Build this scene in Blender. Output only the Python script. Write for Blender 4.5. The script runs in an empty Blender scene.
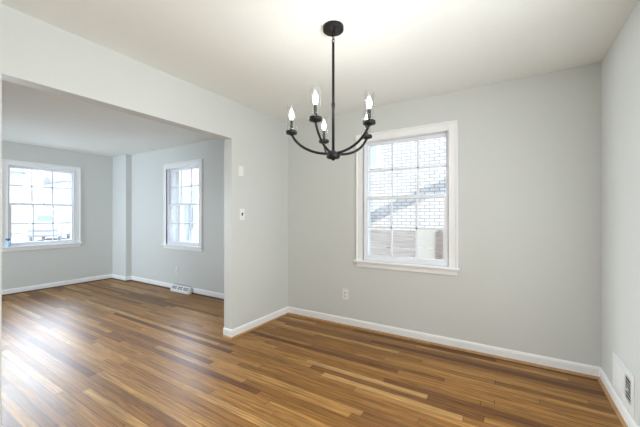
import bpy, bmesh, math, random
from mathutils import Vector, Matrix
R = math.radians
random.seed(7)
sc = bpy.context.scene
COL = sc.collection

# ------------------------------------------------------------------ camera
CAM = (2.4082, -3.1294, 1.2539)
YAW = 0.5518
cam_d = bpy.data.cameras.new('camera')
cam_d.sensor_width = 36.0
cam_d.lens = 304.43 / 640 * 36.0
cam_d.shift_y = 2.54 / 640
cam_d.clip_start = 0.02
cam_d.clip_end = 300
cam = bpy.data.objects.new('camera', cam_d)
COL.objects.link(cam)
cam.location = CAM
cam.rotation_euler = (R(90), 0, YAW)
sc.camera = cam

# ------------------------------------------------------------------ sky, sun, fill lights, exposure
SKY_STRENGTH = 1.8
SKY_GLOW = 28.0
world = bpy.data.worlds.new('sky')
sc.world = world
world.use_nodes = True
wn = world.node_tree
bg = wn.nodes['Background']
bg.inputs['Strength'].default_value = SKY_STRENGTH
wtc = wn.nodes.new('ShaderNodeTexCoord')
wsep = wn.nodes.new('ShaderNodeSeparateXYZ')
wr = wn.nodes.new('ShaderNodeValToRGB')
wr.color_ramp.elements[0].position = 0.0
wr.color_ramp.elements[0].color = (0.90, 0.95, 1.0, 1)
wr.color_ramp.elements[1].position = 0.9
wr.color_ramp.elements[1].color = (0.62, 0.78, 1.0, 1)
wn.links.new(wtc.outputs['Generated'], wsep.inputs[0])
wn.links.new(wsep.outputs['Z'], wr.inputs[0])
wn.links.new(wr.outputs[0], bg.inputs['Color'])
# bright patch added to the sky towards the street, for the floor sheen
wdot = wn.nodes.new('ShaderNodeVectorMath')
wdot.operation = 'DOT_PRODUCT'
wdot.inputs[1].default_value = Vector((-0.78, 0.37, 0.50)).normalized()
wn.links.new(wtc.outputs['Generated'], wdot.inputs[0])
wmr = wn.nodes.new('ShaderNodeMapRange')
wmr.interpolation_type = 'SMOOTHSTEP'
wmr.inputs['From Min'].default_value = 0.87
wmr.inputs['From Max'].default_value = 0.97
wmr.inputs['To Min'].default_value = SKY_STRENGTH
wmr.inputs['To Max'].default_value = SKY_GLOW
wn.links.new(wdot.outputs['Value'], wmr.inputs[0])
wn.links.new(wmr.outputs[0], bg.inputs['Strength'])

SUN_DIR = Vector((-0.25, 0.75, -0.62)).normalized()      # the way the light travels
sun_d = bpy.data.lights.new('sun', 'SUN')
sun_d.energy = 2.7
sun_d.angle = R(0.6)
sun_d.color = (1.0, 0.97, 0.92)
sun = bpy.data.objects.new('sun', sun_d)
COL.objects.link(sun)
sun.location = (6, -14, 16)
sun.rotation_euler = SUN_DIR.to_track_quat('-Z', 'Y').to_euler()


def area(name, loc, direction, sx, sy, power, color):
    d = bpy.data.lights.new(name, 'AREA')
    d.shape = 'RECTANGLE'
    d.size, d.size_y = sx, sy
    d.energy = power
    d.color = color
    o = bpy.data.objects.new(name, d)
    COL.objects.link(o)
    o.location = loc
    o.rotation_euler = Vector(direction).to_track_quat('-Z', 'Z').to_euler()
    return o


# added fill lights standing in for daylight; no windows are built there
area('dining_fill', (2.96, -2.3, 1.3), (-1, 0.06, -0.06), 1.3, 1.4, 52, (0.96, 0.99, 1.0))
area('living_fill', (-3.3, -4.42, 1.25), (-0.05, 1, -0.05), 1.7, 1.8, 32, (0.76, 0.88, 1.0)).data.spread = R(85)
area('front_fill', (-4.28, -2.22, 1.35), (1, 0.14, -0.16), 0.85, 1.25, 34, (0.86, 0.94, 1.0)).data.spread = R(58)

sc.view_settings.view_transform = 'Standard'
sc.view_settings.look = 'None'
sc.view_settings.exposure = 0.0
sc.view_settings.gamma = 1.0
sc.view_settings.use_curve_mapping = False

# ------------------------------------------------------------------ room sizes
W = 3.0244          # dining room width (x from 0)
L = 4.3613          # living room width (x to -L)
H = 2.44
T = 0.1136          # partition thickness
OP_FAR = -0.945     # far end of the wide opening
OP_NEAR = -2.635    # near end
HEAD = 2.052
REAR = -4.5


# ------------------------------------------------------------------ materials
def new_mat(name):
    m = bpy.data.materials.new(name)
    m.use_nodes = True
    return m, m.node_tree, m.node_tree.nodes['Principled BSDF']


def paint(name, col, rough=0.6, var=0.03, bump=0.02, scale=40, spec=0.5, metal=0.0):
    m, nt, b = new_mat(name)
    tc = nt.nodes.new('ShaderNodeTexCoord')
    nz = nt.nodes.new('ShaderNodeTexNoise')
    nz.inputs['Scale'].default_value = scale
    nz.inputs['Detail'].default_value = 4
    nt.links.new(tc.outputs['Object'], nz.inputs['Vector'])
    rp = nt.nodes.new('ShaderNodeValToRGB')
    rp.color_ramp.elements[0].position = 0.3
    rp.color_ramp.elements[1].position = 0.7
    rp.color_ramp.elements[0].color = tuple(c * (1 - var) for c in col) + (1,)
    rp.color_ramp.elements[1].color = tuple(min(1, c * (1 + var)) for c in col) + (1,)
    nt.links.new(nz.outputs['Fac'], rp.inputs[0])
    nt.links.new(rp.outputs[0], b.inputs['Base Color'])
    b.inputs['Roughness'].default_value = rough
    b.inputs['Specular IOR Level'].default_value = spec
    b.inputs['Metallic'].default_value = metal
    if bump:
        bp = nt.nodes.new('ShaderNodeBump')
        bp.inputs['Strength'].default_value = bump
        bp.inputs['Distance'].default_value = 0.01
        nt.links.new(nz.outputs['Fac'], bp.inputs['Height'])
        nt.links.new(bp.outputs[0], b.inputs['Normal'])
    return m


M = {}
M['wall'] = paint('wall_paint', (0.665, 0.683, 0.662), 0.55, 0.012, 0.03, 60)
M['ceiling'] = paint('ceiling_paint', (0.90, 0.915, 0.885), 0.8, 0.01, 0.03, 60)
M['trim'] = paint('white_trim_paint', (0.9, 0.905, 0.905), 0.35, 0.01, 0.0)
M['sash'] = paint('white_vinyl', (0.86, 0.88, 0.92), 0.35, 0.01, 0.0)
M['plate'] = paint('white_plastic', (0.86, 0.86, 0.83), 0.35, 0.01, 0.0)
M['dark_slot'] = paint('dark_slot', (0.03, 0.03, 0.03), 0.6, 0.05, 0.0)
M['grey_slot'] = paint('grey_slot', (0.12, 0.13, 0.15), 0.6, 0.05, 0.0)
M['black'] = paint('matte_black_metal', (0.006, 0.006, 0.006), 0.5, 0.1, 0.0, 80, 0.35)
M['reg'] = paint('white_enamel', (0.82, 0.83, 0.83), 0.35, 0.01, 0.0)
M['blue'] = paint('blue_plastic', (0.03, 0.13, 0.38), 0.4, 0.05, 0.0)
M['paleblue'] = paint('pale_blue_plastic', (0.45, 0.68, 0.92), 0.4, 0.03, 0.0)
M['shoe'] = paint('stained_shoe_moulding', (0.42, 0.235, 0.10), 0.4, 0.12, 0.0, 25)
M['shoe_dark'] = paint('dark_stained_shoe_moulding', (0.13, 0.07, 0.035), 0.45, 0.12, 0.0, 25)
M['grass'] = paint('pale_gravel', (0.62, 0.62, 0.56), 0.9, 0.12, 0.2, 8)
M['road'] = paint('sunlit_asphalt', (0.5, 0.5, 0.5), 0.9, 0.08, 0.1, 5)
M['van'] = paint('white_van_paint', (0.86, 0.87, 0.86), 0.3, 0.01, 0.0)
M['van_glass'] = paint('greenish_windscreen', (0.36, 0.46, 0.44), 0.2, 0.02, 0.0)
M['van_grey'] = paint('grey_grille', (0.4, 0.42, 0.46), 0.5, 0.02, 0.0)
M['van_red'] = paint('faded_red_plate', (0.6, 0.4, 0.38), 0.5, 0.02, 0.0)
M['tyre'] = paint('tyre_rubber', (0.5, 0.5, 0.5), 0.8, 0.02, 0.0)
M['bark'] = paint('bark', (0.34, 0.30, 0.27), 0.9, 0.2, 0.4, 20)
M['roof'] = paint('pale_roof_shingle', (0.55, 0.54, 0.54), 0.9, 0.08, 0.2, 12)
M['siding'] = paint('white_siding', (0.84, 0.85, 0.86), 0.6, 0.02, 0.0)
M['far_glass'] = paint('far_window_glass', (0.5, 0.55, 0.6), 0.2, 0.02, 0.0)
M['fence_grey'] = None


def mat_floor():
    m, nt, b = new_mat('oak_strip_floor')
    N, K = nt.nodes, nt.links

    def math_(op, a, bb=None, c=None):
        n = N.new('ShaderNodeMath')
        n.operation = op
        for i, v in enumerate((a, bb, c)):
            if v is None:
                continue
            if isinstance(v, (int, float)):
                n.inputs[i].default_value = v
            else:
                K.new(v, n.inputs[i])
        return n.outputs[0]

    def white(dim, v=None, w=None):
        n = N.new('ShaderNodeTexWhiteNoise')
        n.noise_dimensions = dim
        if v is not None:
            K.new(v, n.inputs['Vector'])
        if w is not None:
            K.new(w, n.inputs['W'])
        return n.outputs['Value']

    tc = N.new('ShaderNodeTexCoord')
    s = N.new('ShaderNodeSeparateXYZ')
    K.new(tc.outputs['Object'], s.inputs[0])
    x, y = s.outputs['X'], s.outputs['Y']
    yr = math_('DIVIDE', y, 0.0572)
    row = math_('FLOOR', yr)
    fy = math_('FRACT', yr)
    rr = white('1D', w=row)
    rr2 = white('1D', w=math_('ADD', row, 57.3))
    ln = math_('MULTIPLY_ADD', rr2, 1.2, 1.0)
    u = math_('ADD', math_('DIVIDE', x, ln), math_('MULTIPLY', rr, 17.0))
    bd = math_('FLOOR', u)
    fx = math_('FRACT', u)
    cmb = N.new('ShaderNodeCombineXYZ')
    K.new(row, cmb.inputs[0])
    K.new(bd, cmb.inputs[1])
    rb = white('2D', v=cmb.outputs[0])
    cmb2 = N.new('ShaderNodeCombineXYZ')
    K.new(math_('ADD', row, 31.7), cmb2.inputs[0])
    K.new(math_('ADD', bd, 11.3), cmb2.inputs[1])
    rb2 = white('2D', v=cmb2.outputs[0])
    # board tone
    rp = N.new('ShaderNodeValToRGB')
    e = rp.color_ramp.elements
    e[0].position, e[0].color = 0.0, (0.14, 0.052, 0.015, 1)
    e[1].position, e[1].color = 1.0, (0.50, 0.30, 0.12, 1)
    for pos, c in ((0.12, (0.195, 0.083, 0.021)), (0.3, (0.290, 0.132, 0.032)), (0.55, (0.355, 0.168, 0.042)),
                   (0.80, (0.405, 0.206, 0.058)), (0.93, (0.46, 0.252, 0.082))):
        q = e.new(pos)
        q.color = c + (1,)
    K.new(rb, rp.inputs[0])
    # grain
    gv = N.new('ShaderNodeCombineXYZ')
    K.new(math_('MULTIPLY_ADD', x, 2.6, math_('MULTIPLY', rb2, 40.0)), gv.inputs[0])
    K.new(math_('MULTIPLY', y, 80.0), gv.inputs[1])
    K.new(math_('MULTIPLY', rb, 30.0), gv.inputs[2])
    g = N.new('ShaderNodeTexNoise')
    g.inputs['Scale'].default_value = 1.0
    g.inputs['Detail'].default_value = 5
    g.inputs['Roughness'].default_value = 0.65
    g.inputs['Distortion'].default_value = 0.6
    K.new(gv.outputs[0], g.inputs['Vector'])
    # broader cathedral figure
    gv2 = N.new('ShaderNodeCombineXYZ')
    K.new(math_('MULTIPLY_ADD', x, 1.3, math_('MULTIPLY', rb, 60.0)), gv2.inputs[0])
    K.new(math_('MULTIPLY', y, 22.0), gv2.inputs[1])
    K.new(math_('MULTIPLY', rb2, 50.0), gv2.inputs[2])
    g2 = N.new('ShaderNodeTexNoise')
    g2.inputs['Scale'].default_value = 1.0
    g2.inputs['Detail'].default_value = 2
    K.new(gv2.outputs[0], g2.inputs['Vector'])
    fig = math_('SINE', math_('MULTIPLY', g2.outputs['Fac'], 60.0))
    fac = math_('ADD', math_('MULTIPLY_ADD', g.outputs['Fac'], 2.4, -0.31), math_('MULTIPLY', fig, 0.09))
    # joints
    def near0(v, wdt):
        return math_('LESS_THAN', math_('MINIMUM', v, math_('SUBTRACT', 1.0, v)), wdt)
    gap = math_('MAXIMUM', near0(fy, 0.028), near0(fx, 0.0012))
    fac2 = math_('MULTIPLY', fac, math_('MULTIPLY_ADD', gap, -0.6, 1.0))
    mx = N.new('ShaderNodeVectorMath')
    mx.operation = 'SCALE'
    K.new(rp.outputs[0], mx.inputs[0])
    K.new(fac2, mx.inputs['Scale'])
    K.new(mx.outputs[0], b.inputs['Base Color'])
    K.new(math_('MULTIPLY_ADD', g.outputs['Fac'], 0.14, math_('MULTIPLY_ADD', rb2, 0.06, 0.31)), b.inputs['Roughness'])
    b.inputs['Specular IOR Level'].default_value = 0.28
    bp = N.new('ShaderNodeBump')
    bp.inputs['Strength'].default_value = 0.25
    bp.inputs['Distance'].default_value = 0.002
    K.new(math_('SUBTRACT', math_('MULTIPLY', g.outputs['Fac'], 0.35), gap), bp.inputs['Height'])
    K.new(bp.outputs[0], b.inputs['Normal'])
    return m


def mat_brick():
    m, nt, b = new_mat('white_painted_brick')
    N, K = nt.nodes, nt.links
    tc = N.new('ShaderNodeTexCoord')
    s = N.new('ShaderNodeSeparateXYZ')
    c = N.new('ShaderNodeCombineXYZ')
    K.new(tc.outputs['Object'], s.inputs[0])
    K.new(s.outputs['X'], c.inputs[0])
    K.new(s.outputs['Z'], c.inputs[1])
    br = N.new('ShaderNodeTexBrick')
    br.inputs['Scale'].default_value = 1.0
    br.inputs['Brick Width'].default_value = 0.2
    br.inputs['Row Height'].default_value = 0.072
    br.inputs['Mortar Size'].default_value = 0.011
    br.inputs['Mortar Smooth'].default_value = 0.25
    br.inputs['Color1'].default_value = (0.83, 0.82, 0.80, 1)
    br.inputs['Color2'].default_value = (0.74, 0.73, 0.72, 1)
    br.inputs['Mortar'].default_value = (0.43, 0.42, 0.42, 1)
    K.new(c.outputs[0], br.inputs['Vector'])
    nz = N.new('ShaderNodeTexNoise')
    nz.inputs['Scale'].default_value = 3.0
    nz.inputs['Detail'].default_value = 5
    K.new(tc.outputs['Object'], nz.inputs['Vector'])
    mr = N.new('ShaderNodeMapRange')
    mr.inputs['From Min'].default_value = 0.35
    mr.inputs['From Max'].default_value = 0.7
    mr.inputs['To Min'].default_value = 0.86
    mr.inputs['To Max'].default_value = 1.05
    K.new(nz.outputs['Fac'], mr.inputs[0])
    v = N.new('ShaderNodeVectorMath')
    v.operation = 'SCALE'
    K.new(br.outputs['Color'], v.inputs[0])
    K.new(mr.outputs[0], v.inputs['Scale'])
    K.new(v.outputs[0], b.inputs['Base Color'])
    b.inputs['Roughness'].default_value = 0.85
    bp = N.new('ShaderNodeBump')
    bp.inputs['Strength'].default_value = 0.6
    bp.inputs['Distance'].default_value = 0.01
    bp.invert = True
    K.new(br.outputs['Fac'], bp.inputs['Height'])
    K.new(bp.outputs[0], b.inputs['Normal'])
    return m


def mat_wood(name, c0, c1):
    m, nt, b = new_mat(name)
    N, K = nt.nodes, nt.links
    tc = N.new('ShaderNodeTexCoord')
    mp = N.new('ShaderNodeMapping')
    mp.inputs['Scale'].default_value = (1.5, 8, 22)
    K.new(tc.outputs['Object'], mp.inputs[0])
    nz = N.new('ShaderNodeTexNoise')
    nz.inputs['Scale'].default_value = 1.6
    nz.inputs['Detail'].default_value = 6
    nz.inputs['Distortion'].default_value = 0.8
    K.new(mp.outputs[0], nz.inputs['Vector'])
    rp = N.new('ShaderNodeValToRGB')
    rp.color_ramp.elements[0].position = 0.3
    rp.color_ramp.elements[1].position = 0.7
    rp.color_ramp.elements[0].color = c0 + (1,)
    rp.color_ramp.elements[1].color = c1 + (1,)
    K.new(nz.outputs['Fac'], rp.inputs[0])
    K.new(rp.outputs[0], b.inputs['Base Color'])
    b.inputs['Roughness'].default_value = 0.85
    return m


def mat_glass(name, gloss=0.06, tint=(0.97, 0.985, 1.0)):
    m = bpy.data.materials.new(name)
    m.use_nodes = True
    nt = m.node_tree
    nt.nodes.clear()
    o = nt.nodes.new('ShaderNodeOutputMaterial')
    mix = nt.nodes.new('ShaderNodeMixShader')
    tr = nt.nodes.new('ShaderNodeBsdfTransparent')
    tr.inputs[0].default_value = tint + (1,)
    gl = nt.nodes.new('ShaderNodeBsdfGlossy')
    gl.inputs['Roughness'].default_value = 0.02
    lw = nt.nodes.new('ShaderNodeLayerWeight')
    lw.inputs['Blend'].default_value = 0.25
    mr = nt.nodes.new('ShaderNodeMapRange')
    mr.inputs['To Min'].default_value = gloss * 0.5
    mr.inputs['To Max'].default_value = gloss * 7
    nt.links.new(lw.outputs['Facing'], mr.inputs[0])
    nt.links.new(mr.outputs[0], mix.inputs[0])
    nt.links.new(tr.outputs[0], mix.inputs[1])
    nt.links.new(gl.outputs[0], mix.inputs[2])
    nt.links.new(mix.outputs[0], o.inputs[0])
    return m


def mat_filament(strength):
    m, nt, b = new_mat('glowing_filament')
    b.inputs['Base Color'].default_value = (1, 1, 1, 1)
    b.inputs['Emission Color'].default_value = (1.0, 0.97, 0.925, 1)
    b.inputs['Emission Strength'].default_value = strength
    return m


def mat_bulb(strength):
    """clear glowing envelope: lets the filament's light through and glows itself"""
    m = bpy.data.materials.new('lit_bulb')
    m.use_nodes = True
    nt = m.node_tree
    nt.nodes.clear()
    o = nt.nodes.new('ShaderNodeOutputMaterial')
    ad = nt.nodes.new('ShaderNodeAddShader')
    tr = nt.nodes.new('ShaderNodeBsdfTransparent')
    em = nt.nodes.new('ShaderNodeEmission')
    em.inputs[0].default_value = (1.0, 0.97, 0.925, 1)
    em.inputs[1].default_value = strength
    nt.links.new(tr.outputs[0], ad.inputs[0])
    nt.links.new(em.outputs[0], ad.inputs[1])
    nt.links.new(ad.outputs[0], o.inputs[0])
    return m


M['floor'] = mat_floor()
M['brick'] = mat_brick()
M['fence_grey'] = mat_wood('weathered_grey_boards', (0.50, 0.42, 0.365), (0.80, 0.72, 0.655))
M['fence_cream'] = mat_wood('sunlit_cream_boards', (0.92, 0.83, 0.70), (0.96, 0.90, 0.80))  # sunlight on these boards is partly put into the pale colour
M['fence_post'] = mat_wood('brown_post', (0.34, 0.26, 0.22), (0.50, 0.41, 0.36))
M['pane'] = mat_glass('window_glass', 0.04)
M['shade'] = mat_glass('clear_shade_glass', 0.03, (0.985, 0.99, 0.99))
M['bulb'] = mat_bulb(6)
M['filament'] = mat_filament(40)


# ------------------------------------------------------------------ mesh helpers
class MB:
    def __init__(self):
        self.bm = bmesh.new()

    def box(self, x0, x1, y0, y1, z0, z1, bevel=0.0, mat=None):
        b = bmesh.new()
        bmesh.ops.create_cube(b, size=1)
        for v in b.verts:
            v.co = Vector(((x0 + x1) / 2 + v.co.x * (x1 - x0), (y0 + y1) / 2 + v.co.y * (y1 - y0), (z0 + z1) / 2 + v.co.z * (z1 - z0)))
        if bevel:
            bmesh.ops.bevel(b, geom=b.edges[:], offset=bevel, segments=2, affect='EDGES', profile=0.5)
        return self.join(b, mat)

    def join(self, b, mat=None):
        if mat is not None:
            b.transform(mat)
        me = bpy.data.meshes.new('tmp')
        b.to_mesh(me)
        b.free()
        self.bm.from_mesh(me)
        bpy.data.meshes.remove(me)
        return self

    def lathe(self, prof, cx=0, cy=0, n=24, mat=None, smooth=True):
        """prof: list of (r, z); open ends with r = 0 close."""
        b = bmesh.new()
        rings = []
        for r, z in prof:
            if r < 1e-6:
                rings.append([b.verts.new((cx, cy, z))])
            else:
                rings.append([b.verts.new((cx + r * math.cos(2 * math.pi * k / n), cy + r * math.sin(2 * math.pi * k / n), z)) for k in range(n)])
        for a, c in zip(rings, rings[1:]):
            for k in range(n):
                k2 = (k + 1) % n
                if len(a) == 1 and len(c) == 1:
                    continue
                if len(a) == 1:
                    f = b.faces.new((a[0], c[k], c[k2]))
                elif len(c) == 1:
                    f = b.faces.new((a[k], c[0], a[k2]))
                else:
                    f = b.faces.new((a[k], c[k], c[k2], a[k2]))
                f.smooth = smooth
        bmesh.ops.recalc_face_normals(b, faces=b.faces[:])
        return self.join(b, mat)

    def sweep(self, pts, rx, ry, n=10, mat=None, up=Vector((0, 0, 1))):
        """elliptic tube along pts; rx across, ry along the in-plane normal."""
        b = bmesh.new()
        pts = [Vector(p) for p in pts]
        rings = []
        for i, p in enumerate(pts):
            t = (pts[min(i + 1, len(pts) - 1)] - pts[max(i - 1, 0)]).normalized()
            s = t.cross(up)
            if s.length < 1e-4:
                s = t.cross(Vector((1, 0, 0)))
            s.normalize()
            nn = s.cross(t)
            rings.append([b.verts.new(p + s * rx * math.cos(2 * math.pi * k / n) + nn * ry * math.sin(2 * math.pi * k / n)) for k in range(n)])
        for a, c in zip(rings, rings[1:]):
            for k in range(n):
                f = b.faces.new((a[k], c[k], c[(k + 1) % n], a[(k + 1) % n]))
                f.smooth = True
        b.faces.new(rings[0])
        b.faces.new(rings[-1])
        bmesh.ops.recalc_face_normals(b, faces=b.faces[:])
        return self.join(b, mat)

    def prism(self, prof, p0, p1, inward):
        """extrude a (depth, z) profile from p0 to p1; depth grows along inward."""
        b = bmesh.new()
        p0, p1, inward = Vector(p0), Vector(p1), Vector(inward)
        A = [b.verts.new(p0 + inward * d + Vector((0, 0, z))) for d, z in prof]
        C = [b.verts.new(p1 + inward * d + Vector((0, 0, z))) for d, z in prof]
        n = len(prof)
        for i in range(n):
            b.faces.new((A[i], A[(i + 1) % n], C[(i + 1) % n], C[i]))
        b.faces.new(A)
        b.faces.new(C)
        bmesh.ops.recalc_face_normals(b, faces=b.faces[:])
        return self.join(b)

    def build(self, name, mat, parent=None, mats=None):
        me = bpy.data.meshes.new(name)
        self.bm.to_mesh(me)
        self.bm.free()
        me.materials.append(mat)
        o = bpy.data.objects.new(name, me)
        COL.objects.link(o)
        if parent:
            o.parent = parent
        return o


def tag(o, label=None, cat=None, group=None, kind=None):
    if label:
        o['label'] = label
    if cat:
        o['category'] = cat
    if group:
        o['group'] = group
    if kind:
        o['kind'] = kind
    return o


def empty(name, loc=(0, 0, 0), rz=0):
    o = bpy.data.objects.new(name, None)
    COL.objects.link(o)
    o.empty_display_size = 0.1
    o.location = loc
    o.rotation_euler = (0, 0, rz)
    return o


def struct(o, label, cat):
    return tag(o, label, cat, None, 'structure')


def wall_with_holes(name, x0, x1, z0, z1, th, holes, mat):
    """slab in local coordinates: inner face y = 0, outer face y = th, rectangular holes (xa, xb, za, zb)"""
    b = bmesh.new()
    xs = sorted({x0, x1} | {v for h in holes for v in h[:2]})
    zs = sorted({z0, z1} | {v for h in holes for v in h[2:]})
    V = {}

    def v(x, y, z):
        k = (round(x, 5), round(y, 5), round(z, 5))
        if k not in V:
            V[k] = b.verts.new((x, y, z))
        return V[k]

    def solid(i, j):
        if i < 0 or j < 0 or i >= len(xs) - 1 or j >= len(zs) - 1:
            return False
        mx, mz = (xs[i] + xs[i + 1]) / 2, (zs[j] + zs[j + 1]) / 2
        return not any(h[0] < mx < h[1] and h[2] < mz < h[3] for h in holes)

    for i in range(len(xs) - 1):
        for j in range(len(zs) - 1):
            if not solid(i, j):
                continue
            a, c, d, e = xs[i], xs[i + 1], zs[j], zs[j + 1]
            b.faces.new((v(a, 0, d), v(c, 0, d), v(c, 0, e), v(a, 0, e)))
            b.faces.new((v(a, th, d), v(a, th, e), v(c, th, e), v(c, th, d)))
            if not solid(i - 1, j):
                b.faces.new((v(a, 0, d), v(a, 0, e), v(a, th, e), v(a, th, d)))
            if not solid(i + 1, j):
                b.faces.new((v(c, 0, d), v(c, th, d), v(c, th, e), v(c, 0, e)))
            if not solid(i, j - 1):
                b.faces.new((v(a, 0, d), v(a, th, d), v(c, th, d), v(c, 0, d)))
            if not solid(i, j + 1):
                b.faces.new((v(a, 0, e), v(c, 0, e), v(c, th, e), v(a, th, e)))
    bmesh.ops.recalc_face_normals(b, faces=b.faces[:])
    me = bpy.data.meshes.new(name)
    b.to_mesh(me)
    b.free()
    me.materials.append(mat)
    o = bpy.data.objects.new(name, me)
    COL.objects.link(o)
    return o


# ------------------------------------------------------------------ room shell
TH = 0.24
WZ0, WZ1 = 0.745, 2.085                     # rough window opening
HW = 0.455                                  # half width of the rough opening
WIN_DINING, WIN_SIDE, WIN_FRONT = 1.4895, -2.215, -1.167

fl = MB().box(-L - TH, W + TH, REAR - TH, TH, -0.12, 0).build('floor', M['floor'])
struct(fl, 'glossy oak strip floor running through both rooms', 'floor')
ce = MB().box(-L - TH, W + TH, REAR - TH, TH, H, H + 0.12).build('ceiling', M['ceiling'])
struct(ce, 'smooth off-white painted ceiling over both rooms', 'ceiling')
wb = wall_with_holes('wall_back', -L - TH, W + TH, 0, H, TH,
                     [(WIN_DINING - HW, WIN_DINING + HW, WZ0, WZ1), (WIN_SIDE - HW, WIN_SIDE + HW, WZ0, WZ1)], M['wall'])
struct(wb, 'pale grey back wall with a window in each room', 'wall')
wl = wall_with_holes('wall_left', REAR, 0, 0, H, TH, [(WIN_FRONT - HW, WIN_FRONT + HW, WZ0, WZ1)], M['wall'])
wl.location = (-L, 0, 0)
wl.rotation_euler = (0, 0, R(90))
struct(wl, 'pale grey far left wall of the living room with one window', 'wall')
wr_ = MB().box(W, W + TH, REAR, 0, 0, H).build('wall_right', M['wall'])
struct(wr_, 'plain pale wall at the right edge with a register', 'wall')
wre = MB().box(-L - TH, W + TH, REAR - TH, REAR, 0, H).build('wall_rear', M['wall'])
struct(wre, 'plain wall behind the viewer', 'wall')

# partition with the wide cased opening
pt = wall_with_holes('wall_partition', REAR, 0, 0, H, T, [(OP_NEAR, OP_FAR, 0, HEAD)], M['wall'])
# local x -> world y, local y -> world -x
pt.rotation_euler = (0, 0, R(90))
struct(pt, 'pale partition wall with the wide opening to the living room', 'wall')
pier = MB().box(0.0, 0.1, REAR, OP_NEAR, 0, H).build('wall_pier', M['wall'])
struct(pier, 'narrow wall edge at the far left of the view', 'wall')
chase = MB().box(-L, -3.84, -0.1, 0, 0, H).build('wall_chase', M['wall'])
struct(chase, 'boxed-out corner chase at the end of the living room', 'wall')

# baseboards and shoe mouldings
BASE = [(0, 0), (0.014, 0), (0.014, 0.07), (0.011, 0.082), (0.006, 0.09), (0, 0.09)]
SHOE = [(0, 0), (0.017, 0), (0.0165, 0.006), (0.0135, 0.012), (0.008, 0.0165), (0, 0.018)]


def run(name, label, pts, side, prof, mat, d0=0.0):
    """mitred moulding along a polyline on the floor; side = +1 keeps the room on the left of travel"""
    b = bmesh.new()
    P = [Vector((p[0], p[1], 0)) for p in pts]
    n = len(P)
    nrm = []
    for i in range(n - 1):
        t = (P[i + 1] - P[i]).normalized()
        nrm.append(Vector((-t.y, t.x, 0)) * side)
    rings = []
    for i in range(n):
        if i == 0:
            m = nrm[0]
        elif i == n - 1:
            m = nrm[-1]
        else:
            m = nrm[i - 1] + nrm[i]
            m = m / (1 + nrm[i - 1].dot(nrm[i]))
        rings.append([b.verts.new(P[i] + m * (d + d0) + Vector((0, 0, z))) for d, z in prof])
    k = len(prof)
    for a, c in zip(rings, rings[1:]):
        for i in range(k):
            b.faces.new((a[i], a[(i + 1) % k], c[(i + 1) % k], c[i]))
    b.faces.new(rings[0])
    b.faces.new(rings[-1])
    bmesh.ops.recalc_face_normals(b, faces=b.faces[:])
    me = bpy.data.meshes.new(name)
    b.to_mesh(me)
    b.free()
    me.materials.append(mat)
    o = bpy.data.objects.new(name, me)
    COL.objects.link(o)
    struct(o, label, 'trim')
    return o


dining_run = [(W, REAR), (W, 0), (0, 0), (0, OP_FAR), (-T, OP_FAR), (-T, 0), (-3.84, 0), (-3.84, -0.1), (-L, -0.1), (-L, REAR)]
run('baseboard_dining', 'white baseboard around the dining room', dining_run[:5], 1, BASE, M['trim'])
run('baseboard_living', 'white baseboard around the living room', dining_run[4:], 1, BASE, M['trim'])
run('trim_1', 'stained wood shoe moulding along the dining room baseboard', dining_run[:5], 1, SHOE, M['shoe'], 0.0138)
run('trim_2', 'dark stained shoe moulding along the living room baseboard', dining_run[4:], 1, SHOE, M['shoe_dark'], 0.0138)


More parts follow.
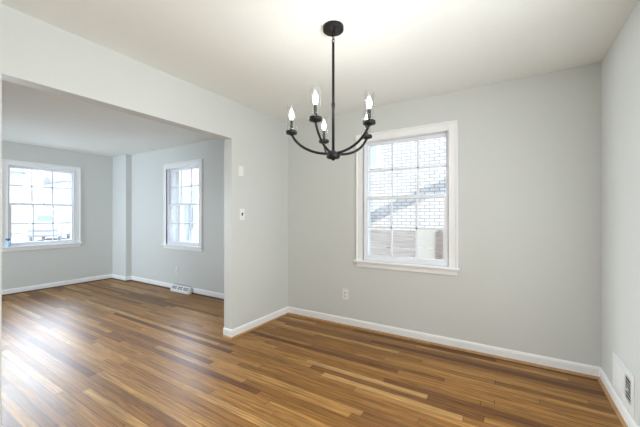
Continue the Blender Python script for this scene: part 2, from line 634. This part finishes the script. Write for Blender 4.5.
# ------------------------------------------------------------------ windows
def window(n, loc, rz, label):
    """six-over-six double-hung window; local x along the wall, y outwards"""
    r = empty('window_%d' % n, loc, rz)
    struct(r, label, 'window')
    c = MB()
    for s in (-1, 1):
        a, b_ = sorted((s * 0.442, s * 0.52))
        c.box(a, b_, -0.0181, 0, 0.766, 2.148, 0.003)
        a, b_ = sorted((s * 0.503, s * 0.524))
        c.box(a, b_, -0.027, 0, 0.766, 2.135, 0.004)
        a, b_ = sorted((s * 0.442, s * 0.454))
        c.box(a, b_, -0.022, 0, 0.766, 2.07, 0.003)
    c.box(-0.442, 0.442, -0.018, 0, 2.074, 2.15, 0.003)
    c.box(-0.524, 0.524, -0.027, 0, 2.135, 2.156, 0.004)
    c.box(-0.454, 0.454, -0.022, 0, 2.07, 2.082, 0.003)
    c.build('casing', M['trim'], r)
    MB().box(-0.54, 0.54, -0.055, 0.0, 0.744, 0.768, 0.006).box(-0.45, 0.45, 0.0, 0.06, 0.744, 0.768).build('stool', M['trim'], r)
    MB().box(-0.52, 0.52, -0.02, 0, 0.69, 0.744, 0.005).build('apron', M['trim'], r)
    j = MB()
    for s in (-1, 1):
        a, b_ = sorted((s * 0.44, s * HW))
        j.box(a, b_, 0, 0.16, WZ0, WZ1)
        a, b_ = sorted((s * 0.428, s * 0.442))
        j.box(a, b_, 0.0, 0.012, 0.768, 2.07)           # inner stop
        j.box(a, b_, 0.048, 0.052, 0.768, 2.07)         # parting bead
        j.box(a, b_, 0.088, 0.11, 0.768, 2.07)
    j.box(-0.44, 0.44, 0, 0.16, 2.07, WZ1)
    j.box(-0.44, 0.44, 0.06, 0.3, WZ0 - 0.0, 0.766)
    j.build('jamb', M['sash'], r)

    def sash(name, y0, y1, z0, z1, zb, zt, stile):
        x1 = 0.441
        xg = x1 - stile
        f = MB()
        f.box(-x1, -xg, y0, y1, z0, z1, 0.003).box(xg, x1, y0, y1, z0, z1, 0.003)
        f.box(-xg - 0.002, xg + 0.002, y0, y1, z0, zb, 0.003).box(-xg - 0.002, xg + 0.002, y0, y1, zt, z1, 0.003)
        for k in (-1, 1):
            f.box(k * xg / 3 - 0.0105, k * xg / 3 + 0.0105, y0 + 0.008, y1 - 0.008, zb - 0.002, zt + 0.002, 0.003)
        zm = (zb + zt) / 2
        f.box(-xg - 0.002, xg + 0.002, y0 + 0.008, y1 - 0.008, zm - 0.0105, zm + 0.0105, 0.003)
        o = f.build(name, M['sash'], r)
        ym = (y0 + y1) / 2
        MB().box(-xg - 0.003, xg + 0.003, ym - 0.0015, ym + 0.0015, zb - 0.003, zt + 0.003).build('glass_pane', M['pane'], o)
        return o
    lo = sash('lower_sash', 0.013, 0.047, 0.769, 1.462, 0.826, 1.434, 0.046)
    sash('upper_sash', 0.053, 0.087, 1.436, 2.069, 1.472, 2.034, 0.036)
    k = MB().box(-0.03, 0.03, 0.018, 0.042, 1.462, 1.468, 0.002)
    k.lathe([(0, 1.468), (0.011, 1.468), (0.011, 1.476), (0, 1.478)], 0, 0.03, 16)
    k.box(-0.004, 0.03, 0.026, 0.034, 1.472, 1.48, 0.002)
    k.build('sash_lock', M['plate'], r)
    return r


window(1, (-L, WIN_FRONT, 0), R(90), 'white six-over-six window on the far left living room wall')
window(2, (WIN_SIDE, 0, 0), 0, 'white six-over-six window on the living room back wall above the floor register')
window(3, (WIN_DINING, 0, 0), 0, 'white six-over-six dining room window showing white painted brick')


# ------------------------------------------------------------------ chandelier
CX, CY = 1.478, -1.460
ch = empty('chandelier', (CX, CY, H))
tag(ch, 'black five-arm candle chandelier with clear glass shades hanging from the ceiling', 'chandelier')
Z = lambda z: z - H
MB().lathe([(0, Z(2.4399)), (0.064, Z(2.4399)), (0.0645, Z(2.4385)), (0.0645, Z(2.418)), (0.061, Z(2.4145)), (0.02, Z(2.413)), (0.008, Z(2.405)), (0, Z(2.405))], n=40).build('canopy', M['black'], ch)
lk = MB()
th = [2 * math.pi * k / 20 for k in range(21)]
lk.sweep([(0.009 * math.cos(a), 0, Z(2.397) + 0.013 * math.sin(a)) for a in th], 0.003, 0.003, 8, up=Vector((0, 1, 0)))
lk.sweep([(0, 0.009 * math.cos(a), Z(2.374) + 0.015 * math.sin(a)) for a in th], 0.003, 0.003, 8, up=Vector((1, 0, 0)))
lk.sweep([(0.008 * math.cos(a), 0, Z(2.352) + 0.012 * math.sin(a)) for a in th], 0.003, 0.003, 8, up=Vector((0, 1, 0)))
lk.build('chain', M['black'], ch)
MB().lathe([(0, Z(2.345)), (0.004, Z(2.345)), (0.0084, Z(2.34)), (0.0084, Z(1.965)), (0.011, Z(1.962)), (0.011, Z(1.935)), (0.0088, Z(1.932)),
            (0.0088, Z(1.655)), (0, Z(1.655))], n=16).build('rod', M['black'], ch)
MB().lathe([(0, Z(1.667)), (0.012, Z(1.667)), (0.016, Z(1.656)), (0.042, Z(1.651)), (0.043, Z(1.624)), (0.038, Z(1.615)), (0.014, Z(1.611)),
            (0.008, Z(1.603)), (0, Z(1.600))], n=28).build('hub', M['black'], ch)
RA, ZC, ZH = 0.265, 1.778, 1.646
TM = R(74)
for k in range(5):
    a = R(61.6 + 72 * k)
    rot = Matrix.Rotation(a, 4, 'Z')
    path = []
    for i in range(21):
        t = i / 20 * TM
        path.append((0.03 + (RA - 0.03) * math.sin(t) / math.sin(TM), 0, Z(ZH) + (ZC - 0.002 - ZH) * (1 - math.cos(t)) / (1 - math.cos(TM))))
    arm = MB().sweep(path, 0.0084, 0.007, 10, mat=rot, up=Vector((0, 1, 0))).build('arm', M['black'], ch)
    px, py = RA * math.cos(a), RA * math.sin(a)
    MB().lathe([(0, Z(1.7670)), (0.012, Z(1.7670)), (0.016, Z(1.7750)), (0.034, Z(1.7760)), (0.036, Z(1.7800)), (0.036, Z(1.7930)), (0.034, Z(1.7955)), (0, Z(1.7960))],
               px, py, 28).build('cup', M['black'], arm)
    MB().lathe([(0, Z(1.7955)), (0.010, Z(1.7955)), (0.010, Z(1.8630)), (0.008, Z(1.8650)), (0, Z(1.8650))], px, py, 16).build('candle_sleeve', M['black'], arm)
    MB().lathe([(0, Z(1.865)), (0.007, Z(1.866)), (0.010, Z(1.872)), (0.014, Z(1.883)), (0.0155, Z(1.892)), (0.0145, Z(1.903)), (0.010, Z(1.917)), (0.005, Z(1.929)), (0.0015, Z(1.935)), (0, Z(1.936))],
               px, py, 18).build('bulb', M['bulb'], arm)
    MB().lathe([(0, Z(1.880)), (0.004, Z(1.880)), (0.004, Z(1.905)), (0, Z(1.905))], px, py, 10).build('filament', M['filament'], arm)
    bd = bpy.data.lights.new('bulb_light', 'POINT')
    bd.energy = 1.4
    bd.color = (1.0, 0.97, 0.925)
    bd.shadow_soft_size = 0.004
    bl = bpy.data.objects.new('bulb_light', bd)
    COL.objects.link(bl)
    bl.parent = arm
    bl.location = (px, py, Z(1.918))
    MB().lathe([(0.0295, Z(1.7980)), (0.0295, Z(1.9610)), (0.0275, Z(1.9610)), (0.0275, Z(1.7980)), (0.0295, Z(1.7980))], px, py, 32).build('glass_shade', M['shade'], arm)


# ------------------------------------------------------------------ wall plates
def wall_plate(name, loc, rz, label, cat, w, h, kind):
    """local x along the wall, -y into the room"""
    r = empty(name, loc, rz)
    tag(r, label, cat)
    MB().box(-w / 2, w / 2, -0.006, 0, -h / 2, h / 2, 0.0025).build('cover_plate', M['plate'], r)
    if kind == 'outlet':
        for s in (-1, 1):
            z = s * 0.0195
            rc = MB().lathe([(0, 0.0), (0.0165, 0.0), (0.0165, 0.003), (0, 0.003)], n=24,
                            mat=Matrix.Translation((0, -0.0055, z)) @ Matrix.Rotation(R(90), 4, 'X')).build('receptacle', M['plate'], r)
            MB().box(-0.0085, -0.0045, -0.0095, -0.008, z - 0.004, z + 0.007).box(0.0045, 0.0085, -0.0095, -0.008, z - 0.004, z + 0.007) \
                .box(-0.003, 0.003, -0.0095, -0.008, z - 0.012, z - 0.007).build('slot', M['dark_slot'], rc)
        MB().lathe([(0, 0), (0.003, 0), (0.003, 0.001), (0, 0.0015)], n=10, mat=Matrix.Translation((0, -0.006, 0)) @ Matrix.Rotation(R(90), 4, 'X')).build('screw', M['plate'], r)
    elif kind == 'switch':
        MB().box(-0.009, 0.009, -0.0075, -0.005, -0.017, 0.017, 0.001).build('toggle_slot', M['grey_slot'], r)
        MB().box(-0.0055, 0.0055, -0.02, -0.006, -0.006, 0.006, 0.002, Matrix.Rotation(R(-25), 4, 'X')).build('toggle', M['dark_slot'], r)
        for s in (-1, 1):
            MB().lathe([(0, 0), (0.003, 0), (0.003, 0.001), (0, 0.0015)], n=10, mat=Matrix.Translation((0, -0.006, s * 0.045)) @ Matrix.Rotation(R(90), 4, 'X')).build('screw', M['plate'], r)
    else:
        for s in (-1, 1):
            MB().lathe([(0, 0), (0.003, 0), (0.003, 0.001), (0, 0.0015)], n=10, mat=Matrix.Translation((0, -0.006, s * 0.03)) @ Matrix.Rotation(R(90), 4, 'X')).build('screw', M['plate'], r)
    return r


wall_plate('wall_outlet', (0.826, 0, 0.357), 0, 'white duplex outlet on the dining room back wall left of the window', 'outlet', 0.072, 0.12, 'outlet')
wall_plate('wall_outlet', (-2.365, 0, 0.335), 0, 'white duplex outlet below the living room window above the floor register', 'outlet', 0.072, 0.12, 'outlet')
# rotated so local -y points to world +x
wall_plate('light_switch', (0, -0.805, 1.272), R(90), 'white light switch with dark toggle on the partition beside the opening', 'light switch', 0.072, 0.12, 'switch')
wall_plate('blank_plate', (0, -0.82, 1.731), R(90), 'blank white plate on the partition above the light switch', 'wall plate', 0.07, 0.105, 'blank')

# floor register in the living room
fr = empty('floor_register', (-2.168, 0, 0))
tag(fr, 'white slanted metal register on the floor under the living room window', 'vent')
b = bmesh.new()
prof = [(-0.032, 0.0), (-0.098, 0.0), (-0.098, 0.03), (-0.055, 0.108), (-0.032, 0.112)]
A = [b.verts.new((-0.24, y, z)) for y, z in prof]
C = [b.verts.new((0.24, y, z)) for y, z in prof]
for i in range(5):
    b.faces.new((A[i], A[(i + 1) % 5], C[(i + 1) % 5], C[i]))
b.faces.new(A)
b.faces.new(C)
bmesh.ops.recalc_face_normals(b, faces=b.faces[:])
bmesh.ops.bevel(b, geom=b.edges[:], offset=0.003, segments=2, affect='EDGES', profile=0.5)
MB().join(b).build('housing', M['reg'], fr)
sl = Vector((0, 0.043, 0.078)).normalized()
no = Vector((0, -0.078, 0.043)).normalized()
for g in (-0.15, 0.0, 0.15):
    m = MB()
    for q in range(5):
        for rrow in (0, 1):
            x = g - 0.05 + q * 0.025
            c = Vector((x, -0.098, 0.03)) + sl * (0.03 + rrow * 0.026) + no * 0.0004
            rm = Matrix.Translation(c) @ Matrix.Rotation(math.atan2(0.043, 0.078) * -1, 4, 'X')
            m.box(-0.009, 0.009, -0.001, 0.001, -0.009, 0.009, 0, rm)
    m.build('vent_slots', M['grey_slot'], fr)
MB().box(-0.225, 0.225, -0.045, -0.034, 0.1115, 0.1135).build('top_slit', M['grey_slot'], fr)

# wall register on the right wall (two louver banks)
wg = empty('wall_register', (W, -0.52, 0.222), R(-90))       # local x -> world -y, local -y -> world -x
tag(wg, 'white metal wall register low on the right wall near the corner', 'vent')
fw, fh = 0.2, 0.122
ix, iz = 0.155, 0.072
f = MB()
f.box(-fw, fw, -0.007, 0, iz, fh, 0.003).box(-fw, fw, -0.007, 0, -fh, -iz, 0.003)
f.box(-fw, -ix, -0.007, 0, -iz - 0.002, iz + 0.002, 0.003).box(ix, fw, -0.007, 0, -iz - 0.002, iz + 0.002, 0.003)
f.box(-0.004, 0.05, -0.006, 0, -iz, iz, 0.002)
f.build('frame', M['reg'], wg)
MB().box(-ix, ix, -0.0012, -0.0002, -iz, iz).build('dark_backing', M['dark_slot'], wg)  # flat dark sheet stands for the shade inside the duct
for bank, ang, xs in (('louver_bank', -55, [-0.15 + i * 0.0122 for i in range(12)]), ('louver_bank', None, [-0.062 + i * 0.0207 for i in range(7)])):
    m = MB()
    for x in xs:
        if ang is None:
            m.box(0.05, ix, -0.004, -0.001, x - 0.0012, x + 0.0012)
            continue
        m.box(-0.0008, 0.0008, -0.004, 0.0035, -iz + 0.001, iz - 0.001, 0, Matrix.Translation((x, -0.0042, 0)) @ Matrix.Rotation(R(ang), 4, 'Z'))
    m.build(bank, M['reg'], wg)
MB().box(0.1, 0.125, -0.016, -0.006, -0.004, 0.004, 0.002).build('damper_lever', M['reg'], wg)

# small blue thing on the living room window stool
bt = empty('spray_bottle', (-L + 0.03, -1.608, 0.768))
tag(bt, 'tiny blue bottle standing at the left end of the far left window stool', 'bottle')
MB().lathe([(0, 0), (0.026, 0), (0.028, 0.006), (0.028, 0.06), (0.02, 0.078), (0.011, 0.084), (0.011, 0.092), (0, 0.092)], n=20).build('bottle_body', M['paleblue'], bt)
MB().lathe([(0, 0.092), (0.014, 0.092), (0.014, 0.108), (0, 0.108)], n=16).box(-0.011, 0.011, -0.035, 0.018, 0.108, 0.13, 0.004).build('spray_head', M['blue'], bt)

# ------------------------------------------------------------------ outdoors
GZ = -0.6
gr = MB().box(-14, 12, 0.3, 12, GZ - 0.2, GZ).box(-14, -L - 0.3, -14, 0.3, GZ - 0.2, GZ).build('ground', M['grass'])
struct(gr, 'pale ground outside the windows', 'ground')
rd = MB().box(-60, -14, -30, 60, GZ - 0.2, GZ - 0.02).build('street', M['road'])
struct(rd, 'pale sunlit street outside the far left window', 'street')

# neighbour's brick house seen through the dining window
nb = empty('neighbor_house', (0.6, 3.6, GZ))
tag(nb, 'white painted brick house wall outside the dining room window', 'house')
MB().box(-5.2, 5.5, 0, 0.3, 0, 6.0).build('brick_wall', M['brick'], nb)
nw = MB()
zz = -GZ
nw.box(-1.62, -0.66, -0.03, 0.02, zz + 2.36, zz + 2.42)
nw.box(-1.58, -1.50, -0.02, 0.02, zz + 2.42, zz + 3.5).box(-0.78, -0.70, -0.02, 0.02, zz + 2.42, zz + 3.5).box(-1.58, -0.70, -0.02, 0.02, zz + 3.5, zz + 3.6)
nw.box(-1.5, -0.78, -0.015, 0.02, zz + 2.93, zz + 2.98)
wf = nw.build('window_frame', M['siding'], nb)
MB().box(-1.5, -0.78, -0.008, 0.01, zz + 2.42, zz + 3.5).build('window_pane', M['far_glass'], wf)
MB().box(-5.4, 5.7, -0.45, 0.4, 6.0, 6.15, 0.02).build('roof_eave', M['roof'], nb)

# fence between the houses
fg = empty('board_fence', (0, 2.0, GZ))
tag(fg, 'weathered grey-brown board fence outside the dining room window', 'fence')
for i in range(5):
    MB().box(-3.2, 1.10, -0.02, 0.02, 0.04 + i * 0.318, 0.04 + i * 0.318 + 0.304, 0.004).build('board', M['fence_grey'], fg)
for x in (-3.1, -1.2, 0.6):
    MB().box(x, x + 0.09, 0.02, 0.11, 0, 1.6, 0.005).build('post', M['fence_post'], fg)
fc = empty('board_fence', (0, 2.03, GZ))
tag(fc, 'cream board fence section beside the brown post outside the dining window', 'fence')
for i in range(5):
    MB().box(1.13, 4.6, -0.02, 0.02, 0.04 + i * 0.325, 0.04 + i * 0.325 + 0.309, 0.004).build('board', M['fence_cream'], fc)
for x in (2.9, 4.5):
    MB().box(x, x + 0.09, 0.02, 0.11, 0, 1.6, 0.005).build('post', M['fence_cream'], fc)
fp = MB()
fp.box(-0.05, 0.05, -0.045, 0.045, 0, 1.6, 0.008)
fp.lathe([(0.0, 1.645), (0.03, 1.64), (0.05, 1.618), (0.052, 1.6), (0, 1.6)], n=16)
fpo = fp.build('fence_post', M['fence_post'])
fpo.location = (1.49, 1.94, GZ)
tag(fpo, 'brown wooden fence post with rounded top in front of cream boards', 'post')

# unseen tree added so its leaning limb throws the diagonal shadow on the brick
tr = empty('shadow_tree', (-1.2, 1.2, GZ))
tag(tr, 'bare leaning tree added out of view to cast a shadow on the brick wall', 'tree')
P1, P2 = Vector((-0.452, 3.6, 1.15)), Vector((1.403, 3.6, 1.93))
kk = (3.6 - 1.2) / SUN_DIR.y
Q1, Q2 = P1 - SUN_DIR * kk, P2 - SUN_DIR * kk
dq = (Q2 - Q1)
base = Vector((-1.2, 1.2, GZ))
limb = [Q1 - dq * 0.35, Q1, Q1 + dq * 0.5 + Vector((0, 0, 0.03)), Q2, Q2 + dq * 0.5, Q2 + dq * 1.0]
trunk = [base, base + Vector((0.02, 0, 0.9)), base + Vector((0.1, 0, 1.8)), limb[0] + Vector((-0.25, 0, -0.4)), limb[0]]
MB().sweep([p - base for p in trunk], 0.16, 0.16, 12, up=Vector((0, 1, 0))).build('trunk', M['bark'], tr)
MB().sweep([p - base for p in limb], 0.105, 0.105, 12, up=Vector((0, 1, 0))).build('limb', M['bark'], tr)
for s, d in ((-0.32, (-0.3, 0.1, 0.9)), (1.9, (0.1, -0.2, 0.8))):
    p = Q1 + dq * s - base
    d = Vector(d)
    MB().sweep([p, p + d * 0.5, p + d + Vector((0.1, 0, 0.1)), p + d * 1.5], 0.03, 0.03, 8, up=Vector((0, 1, 0.1))).build('branch', M['bark'], tr)

# pale porch of the next house seen through the living room back window
po = empty('porch', (-9.2, 5.2, GZ))
tag(po, 'white porch with square posts outside the living room back window', 'porch')
MB().box(-6, 3.2, 1.6, 1.8, 0, 4.4).build('porch_wall', M['siding'], po)
MB().box(-6, 3.2, -0.6, 1.6, 0, 0.35).build('porch_floor', M['siding'], po)
MB().box(-6.1, 3.3, -0.7, 1.7, 3.1, 3.4).build('porch_roof', M['siding'], po)
for x in (-3.4, -1.9, -0.4, 1.1, 2.6):
    MB().box(x - 0.09, x + 0.09, -0.55, -0.37, 0.35, 3.1, 0.01).build('porch_post', M['siding'], po)
m = MB()
for i in range(36):
    m.box(-5.9 + i * 0.25, -5.86 + i * 0.25, -0.48, -0.44, 0.4, 1.2)
m.box(-5.9, 3.1, -0.5, -0.42, 1.2, 1.26).box(-5.9, 3.1, -0.5, -0.42, 0.42, 0.46)
m.build('porch_railing', M['siding'], po)
for x in (-2.9, -0.6, 1.6):
    MB().box(x, x + 0.7, 1.57, 1.6, 0.9, 2.5).build('porch_window', M['far_glass'], po)
cb = MB().box(-0.13, 0.13, -0.13, 0.13, 0, 1.32, 0.02).box(-0.15, 0.15, -0.15, 0.15, 1.32, 1.38, 0.01).build('gate_post', M['far_glass'])
cb.location = (-8.15, 4.2, GZ)
tag(cb, 'grey gate post outside the living room back window', 'post')

# houses across the street
for y0, hgt, lab in ((-14, 6.5, 'white house across the street left of the van'), (12, 6.0, 'pale house across the street right of the van')):
    hs = empty('house', (-42, y0, GZ), 0)
    tag(hs, lab, 'house')
    MB().box(-8, 0, 0, 22, 0, hgt).build('house_wall', M['siding'], hs)
    MB().prism([(0, 0), (9.2, 0), (4.6, 3)], (0.6, -0.5, hgt), (0.6, 22.5, hgt), (-1, 0, 0)).build('house_roof', M['roof'], hs)
    for yy in (3, 8, 13, 18):
        MB().box(-0.05, 0.03, yy, yy + 1.1, 1.2, 2.8).build('house_window', M['far_glass'], hs)

# white van parked facing the room
vn = empty('van', (-28.5, 6.3, GZ - 0.02), R(-28))
tag(vn, 'white van parked across the street outside the far left window', 'van')
b = bmesh.new()
prof = [(2.4, 0.35), (2.45, 0.95), (2.2, 1.15), (1.55, 2.25), (1.3, 2.45), (-2.4, 2.5), (-2.5, 2.3), (-2.5, 0.35)]
A = [b.verts.new((x, -0.9, z)) for x, z in prof]
C = [b.verts.new((x, 0.9, z)) for x, z in prof]
for i in range(len(prof)):
    b.faces.new((A[i], A[(i + 1) % len(prof)], C[(i + 1) % len(prof)], C[i]))
b.faces.new(A)
b.faces.new(C)
bmesh.ops.recalc_face_normals(b, faces=b.faces[:])
bmesh.ops.bevel(b, geom=b.edges[:], offset=0.08, segments=3, affect='EDGES', profile=0.5)
MB().join(b).build('van_body', M['van'], vn)
MB().box(-0.01, 0.01, -0.42, 0.42, -0.2, 0.2, 0, Matrix.Translation((1.9, 0, 1.72)) @ Matrix.Rotation(-math.atan2(0.65, 1.1), 4, 'Y')).build('windscreen', M['van_glass'], vn)
MB().box(2.42, 2.47, -0.5, 0.5, 0.72, 0.9, 0.01).build('grille', M['van_grey'], vn)
MB().box(2.4, 2.5, -0.85, 0.85, 0.36, 0.52, 0.03).build('bumper', M['van_grey'], vn)
MB().box(2.5, 2.515, -0.2, 0.2, 0.4, 0.5).build('number_plate', M['van_red'], vn)
for s in (-1, 1):
    MB().box(2.38, 2.46, s * 0.68 - 0.14, s * 0.68 + 0.14, 0.72, 0.92, 0.02).build('headlight', M['van_glass'], vn)
    for x in (1.6, -1.6):
        MB().lathe([(0, -0.1), (0.25, -0.1), (0.33, -0.07), (0.33, 0.07), (0.25, 0.1), (0, 0.1)], n=24,
                   mat=Matrix.Translation((x, s * 0.82, 0.33)) @ Matrix.Rotation(R(90), 4, 'X')).build('wheel', M['tyre'], vn)

# young bare tree by the street, right side of the far left window
yt = empty('street_tree', (-22.3, 7.6, GZ))
tag(yt, 'young bare street tree at the right side of the far left window', 'tree')
MB().sweep([(0, 0, 0), (0.02, 0.01, 1.2), (0, 0.03, 2.2), (0.03, 0, 3.4)], 0.05, 0.05, 8, up=Vector((0, 1, 0))).build('trunk', M['bark'], yt)
rnd = random.Random(3)
for i in range(9):
    z = 1.4 + i * 0.22
    a = rnd.uniform(0, 6.28)
    MB().sweep([(0, 0, z), (0.3 * math.cos(a), 0.3 * math.sin(a), z + 0.35), (0.5 * math.cos(a), 0.5 * math.sin(a), z + 0.9)], 0.018, 0.018, 6, up=Vector((0, 1, 0.1))).build('branch', M['bark'], yt)
